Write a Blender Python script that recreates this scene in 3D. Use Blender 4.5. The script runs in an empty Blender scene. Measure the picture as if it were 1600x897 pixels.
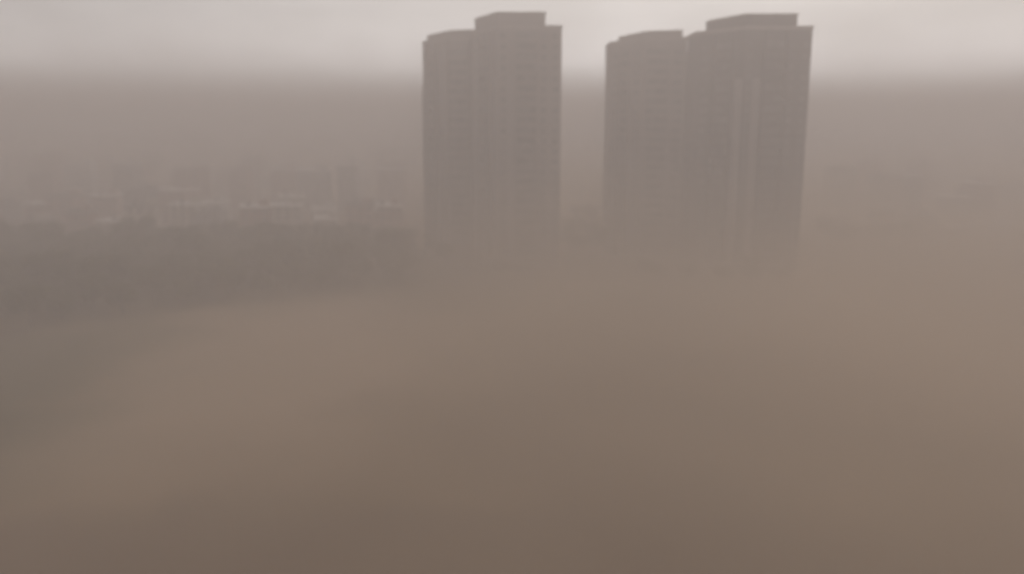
import bpy, bmesh, math, random
from mathutils import Vector, Matrix, noise
random.seed(11)
R = math.radians
scene = bpy.context.scene
COL = scene.collection

# ------------------------------------------------------------------ camera
CAM_H = 45.0
PITCH = 10.9
F = 1300.0                      # focal length in pixels of a 1600 px wide frame
cam_d = bpy.data.cameras.new('camera')
cam = bpy.data.objects.new('camera', cam_d)
COL.objects.link(cam)
cam.location = (0, 0, CAM_H)
cam.rotation_euler = (R(90 - PITCH), 0, 0)
cam_d.sensor_width = 36
cam_d.lens = 36 * F / 1600
cam_d.clip_start = 0.5
cam_d.clip_end = 20000
cam_d.dof.use_dof = True        # the phone focused short: everything far is a little soft
cam_d.dof.focus_distance = 2.5
cam_d.dof.aperture_fstop = 2.0
scene.camera = cam

# ------------------------------------------------------------------ sky
w = bpy.data.worlds.new('World')
scene.world = w
w.use_nodes = True
nt = w.node_tree
nt.nodes.clear()
out = nt.nodes.new('ShaderNodeOutputWorld')
SUN_EL, SUN_AZ = 48, 18         # azimuth from +Y towards +X
sky = nt.nodes.new('ShaderNodeTexSky')
sky.sky_type = 'NISHITA'
sky.sun_disc = False
sky.sun_elevation = R(SUN_EL)
sky.sun_rotation = R(SUN_AZ)
sky.dust_density = 8
bg1 = nt.nodes.new('ShaderNodeBackground')
bg1.inputs[1].default_value = 0.05
nt.links.new(sky.outputs[0], bg1.inputs[0])
# storm cloud deck: pale veil, brighter in the gap under the deck
tc = nt.nodes.new('ShaderNodeTexCoord')
sep = nt.nodes.new('ShaderNodeSeparateXYZ')
nt.links.new(tc.outputs['Generated'], sep.inputs[0])
ramp = nt.nodes.new('ShaderNodeValToRGB')
SKY_STOPS = [(0.0, 0.30), (0.02, 1.1), (0.038, 1.35), (0.052, 1.30), (0.078, 0.88), (0.107, 0.52), (0.135, 0.37), (0.3, 0.24), (1.0, 0.20)]
ramp.color_ramp.interpolation = 'B_SPLINE'
cr = ramp.color_ramp
while len(cr.elements) < len(SKY_STOPS):
    cr.elements.new(0.5)
for e, (p, v) in zip(cr.elements, SKY_STOPS):
    e.position = p
    e.color = (v, v * 0.985, v * 0.990, 1)
mp = nt.nodes.new('ShaderNodeMapping')
mp.inputs['Scale'].default_value = (2.2, 2.2, 9)
mp.inputs['Location'].default_value = (0.6, 0.2, 0)
nt.links.new(tc.outputs['Generated'], mp.inputs[0])
nz = nt.nodes.new('ShaderNodeTexNoise')
nz.inputs['Scale'].default_value = 1.3
nz.inputs['Detail'].default_value = 3
nt.links.new(mp.outputs[0], nz.inputs['Vector'])
# uneven lower edge of the deck
zn = nt.nodes.new('ShaderNodeTexNoise'); zn.inputs['Scale'].default_value = 3.5; zn.inputs['Detail'].default_value = 3
nt.links.new(tc.outputs['Generated'], zn.inputs['Vector'])
za = nt.nodes.new('ShaderNodeMath'); za.operation = 'MULTIPLY_ADD'
za.inputs[1].default_value = 0.08; za.inputs[2].default_value = -0.04
nt.links.new(zn.outputs[0], za.inputs[0])
zb = nt.nodes.new('ShaderNodeMath'); zb.operation = 'ADD'
nt.links.new(za.outputs[0], zb.inputs[0]); nt.links.new(sep.outputs['Z'], zb.inputs[1])
nt.links.new(zb.outputs[0], ramp.inputs[0])
mr = nt.nodes.new('ShaderNodeMapRange')
mr.inputs[1].default_value = 0.3
mr.inputs[2].default_value = 0.7
mr.inputs[3].default_value = 0.85
mr.inputs[4].default_value = 1.15
nt.links.new(nz.outputs[0], mr.inputs[0])
# the deck is heavier to the left (west)
mr2 = nt.nodes.new('ShaderNodeMapRange')
mr2.inputs[1].default_value = -0.6
mr2.inputs[2].default_value = 0.15
mr2.inputs[3].default_value = 0.55
mr2.inputs[4].default_value = 1.0
nt.links.new(sep.outputs['X'], mr2.inputs[0])
mm = nt.nodes.new('ShaderNodeMath'); mm.operation = 'MULTIPLY'
nt.links.new(mr.outputs[0], mm.inputs[0]); nt.links.new(mr2.outputs[0], mm.inputs[1])
mm2 = nt.nodes.new('ShaderNodeMath'); mm2.operation = 'MULTIPLY'
SKY_STR = 2.95
mm2.inputs[1].default_value = SKY_STR
nt.links.new(mm.outputs[0], mm2.inputs[0])
bg2 = nt.nodes.new('ShaderNodeBackground')
nt.links.new(ramp.outputs[0], bg2.inputs[0])
nt.links.new(mm2.outputs[0], bg2.inputs[1])
add = nt.nodes.new('ShaderNodeAddShader')
nt.links.new(bg1.outputs[0], add.inputs[0]); nt.links.new(bg2.outputs[0], add.inputs[1])
nt.links.new(add.outputs[0], out.inputs[0])

sun_d = bpy.data.lights.new('sun', 'SUN')
sun_d.energy = 0.6
sun_d.angle = R(20)
sun_d.color = (1.0, 0.95, 0.88)
sun = bpy.data.objects.new('sun', sun_d)
COL.objects.link(sun)
d = Vector((math.sin(R(SUN_AZ)) * math.cos(R(SUN_EL)), math.cos(R(SUN_AZ)) * math.cos(R(SUN_EL)), math.sin(R(SUN_EL))))
sun.rotation_euler = d.to_track_quat('Z', 'Y').to_euler()

scene.render.engine = 'CYCLES'
scene.cycles.use_denoising = True
scene.cycles.volume_bounces = 3
scene.cycles.volume_step_rate = 0.12
scene.cycles.volume_max_steps = 256
DUST_DENSITY = 0.0135
DUST_COLOR = (0.655, 0.548, 0.435)
DUST_TOP = 43.0
scene.cycles.max_bounces = 8
scene.view_settings.view_transform = 'Standard'
scene.view_settings.look = 'None'
scene.view_settings.exposure = 0.0
scene.view_settings.gamma = 1

HAZE_DENSITY = 0.0048
HAZE_COLOR = (0.645, 0.596, 0.57)
HAZE_TOP = 81.5

# ------------------------------------------------------------------ helpers
def mat(name, c, rough=0.9, var=0.15, scale=0.4, c2=None, bump=0.0):
    m = bpy.data.materials.new(name); m.use_nodes = True
    n = m.node_tree; b = n.nodes['Principled BSDF']
    b.inputs['Roughness'].default_value = rough
    b.inputs['Specular IOR Level'].default_value = 0.25
    t = n.nodes.new('ShaderNodeTexCoord'); z = n.nodes.new('ShaderNodeTexNoise')
    z.inputs['Scale'].default_value = scale; z.inputs['Detail'].default_value = 5
    n.links.new(t.outputs['Object'], z.inputs['Vector'])
    r = n.nodes.new('ShaderNodeValToRGB')
    r.color_ramp.elements[0].position = 0.3; r.color_ramp.elements[1].position = 0.72
    if c2 is None:
        c2 = tuple(min(1, x * (1 + var)) for x in c); c = tuple(x * (1 - var) for x in c)
    r.color_ramp.elements[0].color = (*c, 1); r.color_ramp.elements[1].color = (*c2, 1)
    n.links.new(z.outputs[0], r.inputs[0]); n.links.new(r.outputs[0], b.inputs['Base Color'])
    if bump:
        bp = n.nodes.new('ShaderNodeBump'); bp.inputs['Strength'].default_value = bump
        n.links.new(z.outputs[0], bp.inputs['Height']); n.links.new(bp.outputs[0], b.inputs['Normal'])
    return m

M = dict(
    tower=mat('tower_render', (0.24, 0.203, 0.18), var=0.10, scale=0.12),
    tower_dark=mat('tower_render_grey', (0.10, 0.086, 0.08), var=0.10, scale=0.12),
    tower_light=mat('tower_render_pale', (0.26, 0.225, 0.205), var=0.08, scale=0.12),
    slab=mat('concrete', (0.29, 0.25, 0.22), scale=0.5),
    glass=mat('window_glass', (0.14, 0.13, 0.12), rough=0.3, var=0.55, scale=0.35),
    metal=mat('dull_metal', (0.18, 0.17, 0.16), rough=0.5),
    bark=mat('bark', (0.10, 0.075, 0.055), scale=3),
    leaf=mat('dusty_leaves', (0.060, 0.054, 0.018), c2=(0.100, 0.09, 0.034), scale=0.7),
    grass=mat('dusty_grass', (0.070, 0.068, 0.044), c2=(0.115, 0.105, 0.072), scale=0.02),
    w_cream=mat('cream_plaster', (0.45, 0.40, 0.33), scale=0.5),
    w_pink=mat('pink_plaster', (0.40, 0.27, 0.23), scale=0.5),
    w_white=mat('white_plaster', (0.52, 0.50, 0.47), scale=0.5),
    w_grey=mat('grey_plaster', (0.25, 0.24, 0.235), scale=0.5),
    w_brick=mat('brick_wall', (0.27, 0.15, 0.11), scale=2.0),
    r_white=mat('limewashed_roof', (0.78, 0.76, 0.72), scale=0.5),
    r_grey=mat('grey_roof', (0.26, 0.24, 0.225), scale=0.5),
    door=mat('door_paint', (0.12, 0.08, 0.06)),
    tank=mat('tank_plastic', (0.03, 0.03, 0.032), rough=0.5),
)

def link(name, bm, m, parent=None, label=None, cat=None, group=None, kind=None, loc=None):
    me = bpy.data.meshes.new(name)
    bmesh.ops.recalc_face_normals(bm, faces=bm.faces)
    bm.to_mesh(me); bm.free()
    me.materials.append(M[m] if isinstance(m, str) else m)
    o = bpy.data.objects.new(name, me); COL.objects.link(o)
    if parent: o.parent = parent
    if loc: o.location = loc
    for k, v in (('label', label), ('category', cat), ('group', group), ('kind', kind)):
        if v: o[k] = v
    return o

def thing(name, label, cat, loc, rz=0, group=None):
    o = bpy.data.objects.new(name, None); COL.objects.link(o)
    o.location = loc; o.rotation_euler = (0, 0, rz)
    o['label'] = label; o['category'] = cat
    if group: o['group'] = group
    return o

def dup(root, loc, rz, s=1.0, label=None, group=None):
    def cp(o, par):
        c = o.copy(); COL.objects.link(c); c.parent = par
        for ch in o.children: cp(ch, c)
        return c
    r = cp(root, None)
    r.location = loc; r.rotation_euler = (0, 0, rz); r.scale = (s, s, s)
    if label: r['label'] = label
    if group: r['group'] = group
    return r

def box(bm, x0, x1, y0, y1, z0, z1):
    v = [bm.verts.new((x, y, z)) for z in (z0, z1) for x, y in ((x0, y0), (x1, y0), (x1, y1), (x0, y1))]
    for f in ((0, 3, 2, 1), (4, 5, 6, 7), (0, 1, 5, 4), (1, 2, 6, 5), (2, 3, 7, 6), (3, 0, 4, 7)):
        bm.faces.new([v[i] for i in f])

def prism(bm, pts, z0, z1):
    a = [bm.verts.new((x, y, z0)) for x, y in pts]; b = [bm.verts.new((x, y, z1)) for x, y in pts]
    n = len(pts)
    bm.faces.new(list(reversed(a))); bm.faces.new(b)
    for i in range(n):
        j = (i + 1) % n
        bm.faces.new((a[i], a[j], b[j], b[i]))

def cyl(bm, x, y, z0, z1, r0, r1=None, n=12):
    r1 = r0 if r1 is None else r1
    a = [bm.verts.new((x + r0 * math.cos(2 * math.pi * i / n), y + r0 * math.sin(2 * math.pi * i / n), z0)) for i in range(n)]
    b = [bm.verts.new((x + r1 * math.cos(2 * math.pi * i / n), y + r1 * math.sin(2 * math.pi * i / n), z1)) for i in range(n)]
    bm.faces.new(list(reversed(a))); bm.faces.new(b)
    for i in range(n):
        j = (i + 1) % n
        bm.faces.new((a[i], a[j], b[j], b[i]))

CT, ST = math.cos(R(PITCH)), math.sin(R(PITCH))
def X(px, y, z):                # world x of a point at depth y, height z that shows in column px
    return (px - 800) / F * (y * CT - (z - CAM_H) * ST)
def Z(py, y):                   # world height at depth y in image row py
    t = (448.5 - py) / F        # up over forward in camera space
    return CAM_H + y * (t * CT - ST) / (CT + t * ST)
def Yg(py, z=0.0):              # depth of the ground point in row py
    t = (448.5 - py) / F
    return (CAM_H - z) * (CT + t * ST) / (ST - t * CT)

# ------------------------------------------------------------------ setting
def ground_material():
    m = bpy.data.materials.new('dusty_ground'); m.use_nodes = True
    n = m.node_tree; b = n.nodes['Principled BSDF']
    b.inputs['Roughness'].default_value = 0.95; b.inputs['Specular IOR Level'].default_value = 0.1
    t = n.nodes.new('ShaderNodeTexCoord')
    def nzz(scale, detail):
        z = n.nodes.new('ShaderNodeTexNoise'); z.inputs['Scale'].default_value = scale; z.inputs['Detail'].default_value = detail
        n.links.new(t.outputs['Object'], z.inputs['Vector']); return z
    def rmp(src, p0, c0, p1, c1):
        r = n.nodes.new('ShaderNodeValToRGB'); e = r.color_ramp.elements
        e[0].position = p0; e[0].color = (*c0, 1); e[1].position = p1; e[1].color = (*c1, 1)
        n.links.new(src.outputs[0], r.inputs[0]); return r
    a = rmp(nzz(0.012, 3), 0.35, (0.165, 0.112, 0.066), 0.65, (0.235, 0.165, 0.100))
    c = rmp(nzz(0.05, 3), 0.3, (0.9, 0.9, 0.9), 0.7, (1.0, 1.0, 1.0))
    e = rmp(nzz(1.5, 6), 0.3, (0.94, 0.94, 0.94), 0.7, (1.0, 1.0, 1.0))
    def mul(p, q):
        x = n.nodes.new('ShaderNodeMix'); x.data_type = 'RGBA'; x.blend_type = 'MULTIPLY'; x.inputs[0].default_value = 1
        n.links.new(p, x.inputs[6]); n.links.new(q, x.inputs[7]); return x.outputs[2]
    cur = mul(mul(a.outputs[0], c.outputs[0]), e.outputs[0])
    # dry grass and pale or dark ground tones, with ragged soft borders
    zd = nzz(0.03, 4)
    sub = n.nodes.new('ShaderNodeVectorMath'); sub.operation = 'SUBTRACT'; sub.inputs[1].default_value = (.5, .5, .5)
    n.links.new(zd.outputs[1], sub.inputs[0])
    sc = n.nodes.new('ShaderNodeVectorMath'); sc.operation = 'SCALE'; sc.inputs[3].default_value = 55
    n.links.new(sub.outputs[0], sc.inputs[0])
    ad = n.nodes.new('ShaderNodeVectorMath'); ad.operation = 'ADD'
    n.links.new(t.outputs['Object'], ad.inputs[0]); n.links.new(sc.outputs[0], ad.inputs[1])
    for (x, y, rx, ry, col, amt) in GROUND_PATCHES:
        v1 = n.nodes.new('ShaderNodeVectorMath'); v1.operation = 'SUBTRACT'; v1.inputs[1].default_value = (x, y, 0)
        v2 = n.nodes.new('ShaderNodeVectorMath'); v2.operation = 'MULTIPLY'; v2.inputs[1].default_value = (1 / rx, 1 / ry, 0)
        v3 = n.nodes.new('ShaderNodeVectorMath'); v3.operation = 'LENGTH'
        n.links.new(ad.outputs[0], v1.inputs[0]); n.links.new(v1.outputs[0], v2.inputs[0]); n.links.new(v2.outputs[0], v3.inputs[0])
        q = n.nodes.new('ShaderNodeMapRange'); q.interpolation_type = 'SMOOTHSTEP'
        q.inputs[1].default_value = 1.35; q.inputs[2].default_value = 0.45; q.inputs[3].default_value = 0; q.inputs[4].default_value = amt
        n.links.new(v3.outputs['Value'], q.inputs[0])
        x_ = n.nodes.new('ShaderNodeMix'); x_.data_type = 'RGBA'
        n.links.new(q.outputs[0], x_.inputs[0]); n.links.new(cur, x_.inputs[6]); x_.inputs[7].default_value = (*col, 1)
        cur = x_.outputs[2]
    n.links.new(cur, b.inputs['Base Color'])
    return m

def G(px, py): y = Yg(py); return (X(px, y, 0), y)
GREEN, PALE, DARK = (0.070, 0.062, 0.034), (0.36, 0.26, 0.18), (0.120, 0.080, 0.052)
GROUND_PATCHES = [(*G(250, 425), 100, 80, GREEN, 0.95), (*G(60, 600), 42, 46, GREEN, 0.85), (*G(440, 545), 32, 60, PALE, 0.55),
          (*G(1480, 500), 60, 100, PALE, 0.75), (*G(930, 640), 22, 45, DARK, 0.5), (*G(750, 885), 75, 20, DARK, 0.6), (*G(30, 880), 30, 14, DARK, 0.6)]  # pale patch at right paints thicker airborne dust into the ground colour

bm = bmesh.new()
S = 7000
v = [bm.verts.new(p) for p in ((-S, -S, 0), (S, -S, 0), (S, S, 0), (-S, S, 0))]
bm.faces.new(v)
link('ground', bm, ground_material(), kind='structure')

# ------------------------------------------------------------------ towers
FL = 3.15
def wing(root, body, pent, zt, zp, strips, stacks, tone='tower', panels=()):
    """body/pent: plan polygons (world minus root), front edge nearest the camera. strips: (a, b, width) on front"""
    ox, oy = root.location.x, root.location.y
    bm = bmesh.new(); prism(bm, [(x - ox, y - oy) for x, y in body], 0, zt)
    link('wing_wall', bm, tone, root)
    # parapet ring, 0.25 thick, 0.25 proud
    bm = bmesh.new()
    c = Vector((sum(p[0] for p in body) / len(body), sum(p[1] for p in body) / len(body)))
    grow = [((x - c.x) * 1.012 + c.x - ox, (y - c.y) * 1.012 + c.y - oy) for x, y in body]
    prism(bm, grow, zt + 0.01, zt + 1.1)
    link('parapet', bm, 'slab', root)
    bm = bmesh.new(); prism(bm, [(x - ox, y - oy) for x, y in pent], zt + 1.11, zp)
    ph = link('penthouse', bm, tone, root)
    c = Vector((sum(p[0] for p in pent) / len(pent), sum(p[1] for p in pent) / len(pent)))
    bm = bmesh.new(); prism(bm, [((x - c.x) * 1.02 + c.x - ox, (y - c.y) * 1.02 + c.y - oy) for x, y in pent], zp + 0.01, zp + 0.55)
    link('roof_slab', bm, 'slab', ph)
    nfl = int((zt - 4) // FL)
    def frame(i, j, s0, s1):
        a = Vector(body[i]); b = Vector(body[j]); t = (b - a)
        nrm = Vector((t.y, -t.x)).normalized()
        if nrm.dot(Vector((a.x, a.y)) * -1) < 0: nrm = -nrm
        return a.lerp(b, s0), a.lerp(b, s1), nrm
    def bar(bm, p, q, nrm, d0, d1, z0, z1):
        P = [p + nrm * d0, q + nrm * d0, q + nrm * d1, p + nrm * d1]
        prism(bm, [(v.x - ox, v.y - oy) for v in P], z0, z1)
    def profile(p, q, nrm, rows, mats, name):
        """one connected strip standing on the facade: rows = (z, offset, material of the face above)"""
        bm = bmesh.new(); L = []
        for z, off, mi in rows:
            a = p + nrm * off; b = q + nrm * off
            L.append((bm.verts.new((a.x - ox, a.y - oy, z)), bm.verts.new((b.x - ox, b.y - oy, z)), mi))
        for u, v in zip(L, L[1:]):
            f = bm.faces.new((u[0], u[1], v[1], v[0])); f.material_index = u[2]
        for side in (0, 1):     # close the sides back to the wall
            base = (p, q)[side] + nrm * 0.003
            for u, v in zip(L, L[1:]):
                a = bm.verts.new((base.x - ox, base.y - oy, u[0].co.z)); b = bm.verts.new((base.x - ox, base.y - oy, v[0].co.z))
                if (u[side].co - v[side].co).length > 1e-4 and abs(u[side].co.z - v[side].co.z) > 1e-4:
                    f = bm.faces.new((u[side], v[side], b, a)); f.material_index = u[2]
        bmesh.ops.remove_doubles(bm, verts=bm.verts, dist=0.0005)
        o = link(name, bm, mats[0], root)
        for m in mats[1:]: o.data.materials.append(M[m])
        return o
    for (i, j, s0, s1) in strips:
        p, q, nr = frame(i, j, s0, s1); rows = []
        for k in range(nfl):
            z = 4.2 + k * FL
            rows += [(z, .16, 1), (z + .9, .16, 1), (z + .91, .04, 0), (z + 2.45, .04, 0), (z + 2.46, .16, 1)]
        profile(p, q, nr, rows, ('glass', tone), 'window_column')
    for (i, j, s0, s1) in panels:
        p, q, nr = frame(i, j, s0, s1)
        bm = bmesh.new(); bar(bm, p, q, nr, 0.004, 0.7, 0, zt - 14)
        link('pilaster', bm, 'tower_light', root)
    for (i, j, s0, s1, dep) in stacks:
        p, q, nr = frame(i, j, s0, s1); rows = []
        for k in range(nfl):
            z = 4.0 + k * FL
            rows += [(z, .03, 1), (z + .01, dep, 1), (z + 1.15, dep, 1), (z + 1.16, .03, 0), (z + FL - .01, .03, 0)]
        bs = profile(p, q, nr, rows, ('glass', tone), 'balcony_stack')
        t = (q - p).normalized()
        for e in (p - t * 0.16, q + t * 0.16):
            bm = bmesh.new()
            prism(bm, [(v.x - ox, v.y - oy) for v in (e - t * 0.15, e + t * 0.15, e + t * 0.15 + nr * (dep + .25), e - t * 0.15 + nr * (dep + .25))], 0, zt - 0.4)
            link('fin_wall', bm, tone, root)

def tower(label, yn, yf, cols, tones):
    """near (right) wing front at depth yn, far (left) wing front at depth yf; cols = pixel columns of the outline"""
    (l0, lp0, lp1, lp2, l1), (r0, rp0, rp1, rp2, r1), (zfa, zpf), (zna, zpn) = cols
    zt_f, zp_f = zfa, zpf; zt_n, zp_n = zna, zpn
    cx = X((l0 + r1) / 2, (yn + yf) / 2, 60)
    root = thing('apartment_tower', label, 'tower', (cx, yf, 0))
    xf = lambda px, y: X(px, y, zt_f); xn = lambda px, y: X(px, y, zt_n)
    # far wing
    mid = lp1
    body = [(xf(l0, yf + 15), yf + 15), (xf(mid - 8, yf), yf), (xf(l1, yf - 3), yf - 3), (xf(l1, yf - 3), yf + 20), (xf(l0, yf + 15), yf + 28)]
    pent = [(xf(lp0, yf + 19), yf + 19), (xf(lp1, yf + 3), yf + 3), (xf(lp2, yf - 0.5), yf - 0.5), (xf(lp2, yf), yf + 17), (xf(lp0, yf + 19), yf + 26)]
    wing(root, body, pent, zt_f, zp_f,
         [(0, 1, 0.12, 0.30), (0, 1, 0.78, 0.93), (1, 2, 0.72, 0.92)],
         [(0, 1, 0.40, 0.70, 1.3), (1, 2, 0.12, 0.6, 1.5)], tones[0], [(0, 1, 0.02, 0.10)])
    # near wing
    body = [(xn(r0, yn + 16), yn + 16), (xn(rp1, yn), yn), (xn(r1, yn + 1), yn + 1), (xn(r1, yn + 1) - 1.0, yn + 24), (xn(r0, yn + 16), yn + 28)]
    pent = [(xn(rp0, yn + 18), yn + 18), (xn(rp1 - 2, yn + 2), yn + 2), (xn(rp2, yn + 2), yn + 2), (xn(rp2, yn + 2) - 0.8, yn + 18), (xn(rp0, yn + 18), yn + 23)]
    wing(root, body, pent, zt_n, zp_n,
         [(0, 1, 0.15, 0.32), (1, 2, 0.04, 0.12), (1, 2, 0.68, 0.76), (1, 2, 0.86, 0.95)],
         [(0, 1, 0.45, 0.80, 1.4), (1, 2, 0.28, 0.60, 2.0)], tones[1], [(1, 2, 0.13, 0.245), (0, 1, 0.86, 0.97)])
    # recessed core joining the two wings
    bm = bmesh.new()
    xa, xb = xf(l1, yf) - 1.0 - cx, xn(r0, yn + 14) + 1.5 - cx
    box(bm, xa, max(xb, xa + 3), 8.0, 19.0, 0, zt_f - 2.5)
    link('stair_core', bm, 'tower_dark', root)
    # entrance canopy and podium
    bm = bmesh.new()
    box(bm, xn(r0 + 20, yn) - cx, xn(r1 - 30, yn) - cx, yn - yf - 5.0, yn - yf - 0.05, 3.4, 3.75)
    pc = link('entrance_canopy', bm, 'slab', root)
    for s in (r0 + 24, r1 - 34):
        bm = bmesh.new(); cyl(bm, xn(s, yn) - cx, yn - yf - 4.4, 0, 3.39, 0.25, n=10)
        link('column', bm, 'slab', pc)
    return root

YN, YF = 262.0, 287.0
tower('narrower apartment tower on the left, its two roof blocks close together', YN, YF,
      ((660, 668, 702, 745, 758), (738, 742, 778, 852, 878), (Z(70, YF + 15), Z(48.5, YF)), (Z(45, YN), Z(21.5, YN + 2))), ('tower', 'tower'))
YN2, YF2 = 256.0, 284.0
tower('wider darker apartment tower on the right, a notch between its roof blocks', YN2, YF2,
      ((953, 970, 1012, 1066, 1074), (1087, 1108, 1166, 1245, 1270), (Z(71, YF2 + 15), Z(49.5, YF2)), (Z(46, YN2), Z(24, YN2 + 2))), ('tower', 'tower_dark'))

# ------------------------------------------------------------------ trees
def make_tree(seed, h, r, label, group):
    rnd = random.Random(seed)
    t = thing('broadleaf_tree', label, 'tree', (0, 0, -500), 0, group)
    bm = bmesh.new()
    cyl(bm, 0, 0, 0, h * 0.45, 0.28, 0.17, 8)
    for k in range(5):
        a = rnd.uniform(0, 6.28); L = r * rnd.uniform(0.45, 0.75); z0 = h * rnd.uniform(0.3, 0.44)
        p = Vector((0, 0, z0)); q = Vector((math.cos(a) * L, math.sin(a) * L, z0 + h * 0.28))
        u = (q - p).normalized(); s = u.orthogonal().normalized(); w_ = u.cross(s)
        A = [bm.verts.new(p + (s * math.cos(i * 1.2566) + w_ * math.sin(i * 1.2566)) * 0.12) for i in range(5)]
        B = [bm.verts.new(q + (s * math.cos(i * 1.2566) + w_ * math.sin(i * 1.2566)) * 0.04) for i in range(5)]
        for i in range(5):
            bm.faces.new((A[i], A[(i + 1) % 5], B[(i + 1) % 5], B[i]))
    link('trunk', bm, 'bark', t)
    bm = bmesh.new()
    lobes = []
    for k in range(11):
        a = rnd.uniform(0, 6.28); rr = r * math.sqrt(rnd.random()) * 0.72
        lobes.append((Vector((math.cos(a) * rr, math.sin(a) * rr, h * rnd.uniform(0.48, 0.84))), r * rnd.uniform(0.32, 0.52)))
    for c, lr in lobes:
        for i in range(150):
            u = Vector((rnd.gauss(0, 1), rnd.gauss(0, 1), rnd.gauss(0, 1))).normalized()
            p = c + Vector((u.x, u.y, u.z * 0.8)) * lr * rnd.uniform(0.55, 1.08)
            s = rnd.uniform(0.22, 0.5)
            n_ = (u + Vector((rnd.gauss(0, .5), rnd.gauss(0, .5), rnd.gauss(0, .5) + .3))).normalized()
            a_ = n_.orthogonal().normalized(); b_ = n_.cross(a_)
            th = rnd.uniform(0, 6.28)
            e1 = (a_ * math.cos(th) + b_ * math.sin(th)) * s; e2 = (b_ * math.cos(th) - a_ * math.sin(th)) * s * .7
            bm.faces.new([bm.verts.new(p + e1), bm.verts.new(p + e2), bm.verts.new(p - e1), bm.verts.new(p - e2)])
    link('crown', bm, 'leaf', t)
    return t

protos = [make_tree(s, h, r, 'tree', 'trees') for s, h, r in ((1, 10, 4.6), (2, 8.5, 4.2), (3, 12, 5.2), (4, 9, 5.0), (5, 7, 3.4))]
used = [False] * len(protos)
rt = random.Random(5)
def plant(x, y, s, label, group):
    k = rt.randrange(len(protos))
    if not used[k]:
        used[k] = True
        o = protos[k]
        o.location = (x, y, 0); o.rotation_euler = (0, 0, rt.uniform(0, 6.28)); o.scale = (s, s, s)
        o['label'] = label; o['group'] = group
    else:
        dup(protos[k], (x, y, 0), rt.uniform(0, 6.28), s, label, group)
pts = []
def ok(x, y, dmin):
    for a, b in pts:
        if (a - x) ** 2 + (b - y) ** 2 < dmin * dmin: return False
    pts.append((x, y)); return True
def grove(n, px0, px1, y0, y1, label, group, dmin=6.5, s=(0.8, 1.2), f=None):
    c = 0
    for _ in range(n * 30):
        y = math.sqrt(rt.uniform(y0 * y0, y1 * y1)); px = rt.uniform(px0, px1); x = X(px, y, 5)
        if f and not f(px, y): continue
        if not ok(x, y, dmin): continue
        plant(x, y, rt.uniform(*s), label, group); c += 1
        if c >= n: break
def belt(px, y):                # a belt that comes nearer towards the left
    t = px / 600
    return 180 + 55 * t < y < 300 + 10 * t
grove(205, -60, 640, 175, 315, 'dusty dark green tree in the dense hazy grove left of the towers', 'trees of the grove on the left', f=belt)
grove(16, 885, 960, 290, 350, 'dusty tree in the gap between the two towers', 'trees between the towers', dmin=6)
grove(12, 1290, 1420, 300, 350, 'dusty tree right of the wide tower, among the houses', 'trees right of the towers', dmin=6.5)
grove(9, 1000, 1230, 236, 247, 'low dusty tree at the foot of the wide tower', 'trees at the foot of the wide tower', dmin=7, s=(0.5, 0.75))
grove(5, 590, 700, 270, 300, 'dusty tree beside the foot of the narrow tower', 'trees at the foot of the narrow tower', dmin=8, s=(0.6, 0.85))

# ------------------------------------------------------------------ low-rise houses
def house(x, y, rz, wd, dp, nst, wall, roof, tank, label, group):
    h = nst * 3.1
    t = thing('town_house', label, 'house', (x, y, 0), rz, group)
    bm = bmesh.new(); box(bm, -wd / 2, wd / 2, -dp / 2, dp / 2, 0, h); link('wall', bm, wall, t)
    bm = bmesh.new(); box(bm, -wd / 2 - .25, wd / 2 + .25, -dp / 2 - .25, dp / 2 + .25, h + .005, h + .25)
    for a in ((-wd / 2 - .2, -wd / 2, -dp / 2 - .2, dp / 2 + .2), (wd / 2, wd / 2 + .2, -dp / 2 - .2, dp / 2 + .2),
              (-wd / 2 + .003, wd / 2 - .003, -dp / 2 - .2, -dp / 2), (-wd / 2 + .003, wd / 2 - .003, dp / 2, dp / 2 + .2)):
        box(bm, *a, h + .254, h + 1.1)
    rf = link('roof', bm, roof, t)
    bm = bmesh.new(); box(bm, wd * .12, wd * .42, -dp * .1, dp * .35, h + .26, h + 2.9); link('stair_room', bm, wall, rf)
    if tank:
        bm = bmesh.new(); cyl(bm, -wd * .25, dp * .1, h + .26, h + 1.8, .8, n=12); link('water_tank', bm, 'tank', rf)
    bm = bmesh.new(); box(bm, -.6, .6, -dp / 2 - .06, -dp / 2 - .004, 0.02, 2.2); link('door', bm, 'door', t)
    for k in range(nst):
        for s in (-.32, .32) if k == 0 else (-.32, 0, .32):
            bm = bmesh.new(); box(bm, wd * s - .8, wd * s + .8, -dp / 2 - .05, -dp / 2 - .004, k * 3.1 + .95, k * 3.1 + 2.35)
            wn = link('window', bm, 'glass', t)
            bm = bmesh.new(); box(bm, wd * s - 1, wd * s + 1, -dp / 2 - .55, -dp / 2 - .004, k * 3.1 + 2.4, k * 3.1 + 2.5)
            link('sunshade', bm, 'slab', wn)
    return t

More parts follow.
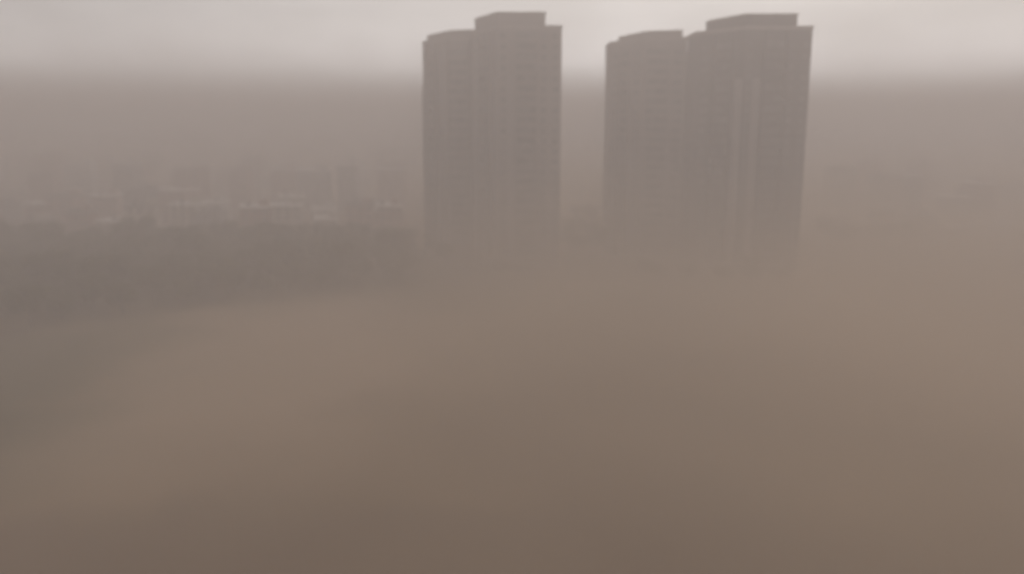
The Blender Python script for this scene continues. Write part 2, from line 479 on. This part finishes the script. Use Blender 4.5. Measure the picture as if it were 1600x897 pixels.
WORD = {2: 'two-storey', 3: 'three-storey', 4: 'four-storey', 5: 'five-storey', 6: 'six-storey', 7: 'seven-storey', 8: 'eight-storey', 9: 'nine-storey'}
WALL = [('w_cream', 'cream'), ('w_pink', 'pinkish'), ('w_grey', 'grey'), ('w_brick', 'brick'), ('w_white', 'white')]
ORD = ['first', 'second', 'third', 'fourth', 'fifth', 'sixth', 'seventh', 'eighth', 'ninth', 'tenth', 'eleventh', 'twelfth', 'thirteenth', 'fourteenth']
rh = random.Random(21)
def row(y, px0, px1, n, where, rowname, st=(2, 4)):
    for i in range(n):
        px = px0 + (px1 - px0) * (i + .5) / n + rh.uniform(-.25, .25) * (px1 - px0) / n
        yy = y + rh.uniform(-8, 8)
        nst = rh.randint(*st); wl, wn = rh.choice(WALL); rf = rh.choice(['r_white', 'r_grey'])
        gapm = (px1 - px0) / n / F * y
        wd = min(rh.uniform(9, 15), gapm * .8); tank = rh.random() < .6
        lab = '%s %s house, %s from left in the %s %s' % (WORD[nst], wn, ORD[i], rowname, where)
        house(X(px, yy, 6), yy, rh.uniform(-.35, .35), wd, rh.uniform(9, 14), nst, wl, rf, tank, lab, 'low houses fading into the dust')
row(350, -20, 640, 12, 'row behind the grove', 'front')
row(400, -20, 645, 12, 'row behind the grove', 'second', (2, 5))
row(460, -20, 645, 11, 'row behind the grove', 'third', (3, 9))
row(530, -20, 645, 10, 'row behind the grove', 'fourth', (5, 9))
row(610, -20, 645, 9, 'row behind the grove', 'farthest', (5, 9))
row(370, 888, 945, 2, 'row between the towers', 'front', (2, 3))
row(450, 888, 945, 2, 'row between the towers', 'back', (3, 4))
row(335, 1290, 1600, 5, 'row right of the towers', 'front', (2, 4))
row(400, 1290, 1610, 6, 'row right of the towers', 'second', (4, 8))
row(480, 1290, 1610, 6, 'row right of the towers', 'farthest', (5, 9))

# ------------------------------------------------------------------ airborne dust
bm = bmesh.new(); box(bm, -S - 20, S + 20, -S - 20, S + 20, -1.0, HAZE_TOP)
hm = bpy.data.materials.new('dust_haze'); hm.use_nodes = True
n = hm.node_tree; n.nodes.clear()
o_ = n.nodes.new('ShaderNodeOutputMaterial'); pv = n.nodes.new('ShaderNodeVolumePrincipled')
pv.inputs['Color'].default_value = (*HAZE_COLOR, 1)
pv.inputs['Density'].default_value = HAZE_DENSITY
pv.inputs['Anisotropy'].default_value = 0.2
n.links.new(pv.outputs[0], o_.inputs['Volume'])
link('haze', bm, hm, kind='stuff')

# billows of driven dust lying over the ground, thickest at the bottom
bm = bmesh.new(); box(bm, -800, 800, -150, 1000, -0.5, DUST_TOP)
dm = bpy.data.materials.new('driven_dust'); dm.use_nodes = True
n = dm.node_tree; n.nodes.clear()
o_ = n.nodes.new('ShaderNodeOutputMaterial'); pv = n.nodes.new('ShaderNodeVolumePrincipled')
pv.inputs['Color'].default_value = (*DUST_COLOR, 1)
pv.inputs['Anisotropy'].default_value = 0.2
t = n.nodes.new('ShaderNodeTexCoord')
sp = n.nodes.new('ShaderNodeSeparateXYZ'); n.links.new(t.outputs['Object'], sp.inputs[0])
hz = n.nodes.new('ShaderNodeMapRange'); hz.inputs[1].default_value = DUST_TOP; hz.inputs[2].default_value = 0
n.links.new(sp.outputs['Z'], hz.inputs[0])
pw = n.nodes.new('ShaderNodeMath'); pw.operation = 'POWER'; pw.inputs[1].default_value = 1.8
n.links.new(hz.outputs[0], pw.inputs[0])
mp = n.nodes.new('ShaderNodeMapping'); mp.inputs['Scale'].default_value = (0.012, 0.009, 0.02); mp.inputs['Rotation'].default_value = (0, 0.3, 0.4)
n.links.new(t.outputs['Object'], mp.inputs[0])
nz = n.nodes.new('ShaderNodeTexNoise'); nz.inputs['Scale'].default_value = 1.0; nz.inputs['Detail'].default_value = 2
n.links.new(mp.outputs[0], nz.inputs['Vector'])
mr = n.nodes.new('ShaderNodeMapRange')
mr.inputs[1].default_value = 0.38; mr.inputs[2].default_value = 0.64; mr.inputs[3].default_value = 0.0; mr.inputs[4].default_value = 2.3 * DUST_DENSITY
n.links.new(nz.outputs[0], mr.inputs[0])
mu = n.nodes.new('ShaderNodeMath'); mu.operation = 'MULTIPLY'
n.links.new(pw.outputs[0], mu.inputs[0]); n.links.new(mr.outputs[0], mu.inputs[1])
# the air is clearer over the grove and the houses on the left, sheltered from the dusty field
v1 = n.nodes.new('ShaderNodeVectorMath'); v1.operation = 'SUBTRACT'; v1.inputs[1].default_value = (-150, 270, 0)
v2 = n.nodes.new('ShaderNodeVectorMath'); v2.operation = 'MULTIPLY'; v2.inputs[1].default_value = (1 / 175, 1 / 290, 0)
v3 = n.nodes.new('ShaderNodeVectorMath'); v3.operation = 'LENGTH'
n.links.new(t.outputs['Object'], v1.inputs[0]); n.links.new(v1.outputs[0], v2.inputs[0]); n.links.new(v2.outputs[0], v3.inputs[0])
q = n.nodes.new('ShaderNodeMapRange'); q.interpolation_type = 'SMOOTHSTEP'
q.inputs[1].default_value = 0.55; q.inputs[2].default_value = 1.2; q.inputs[3].default_value = 0.04; q.inputs[4].default_value = 1
n.links.new(v3.outputs['Value'], q.inputs[0])
m3 = n.nodes.new('ShaderNodeMath'); m3.operation = 'MULTIPLY'
n.links.new(mu.outputs[0], m3.inputs[0]); n.links.new(q.outputs[0], m3.inputs[1])
n.links.new(m3.outputs[0], pv.inputs['Density'])
n.links.new(pv.outputs[0], o_.inputs['Volume'])
link('dust_cloud', bm, dm, kind='stuff')
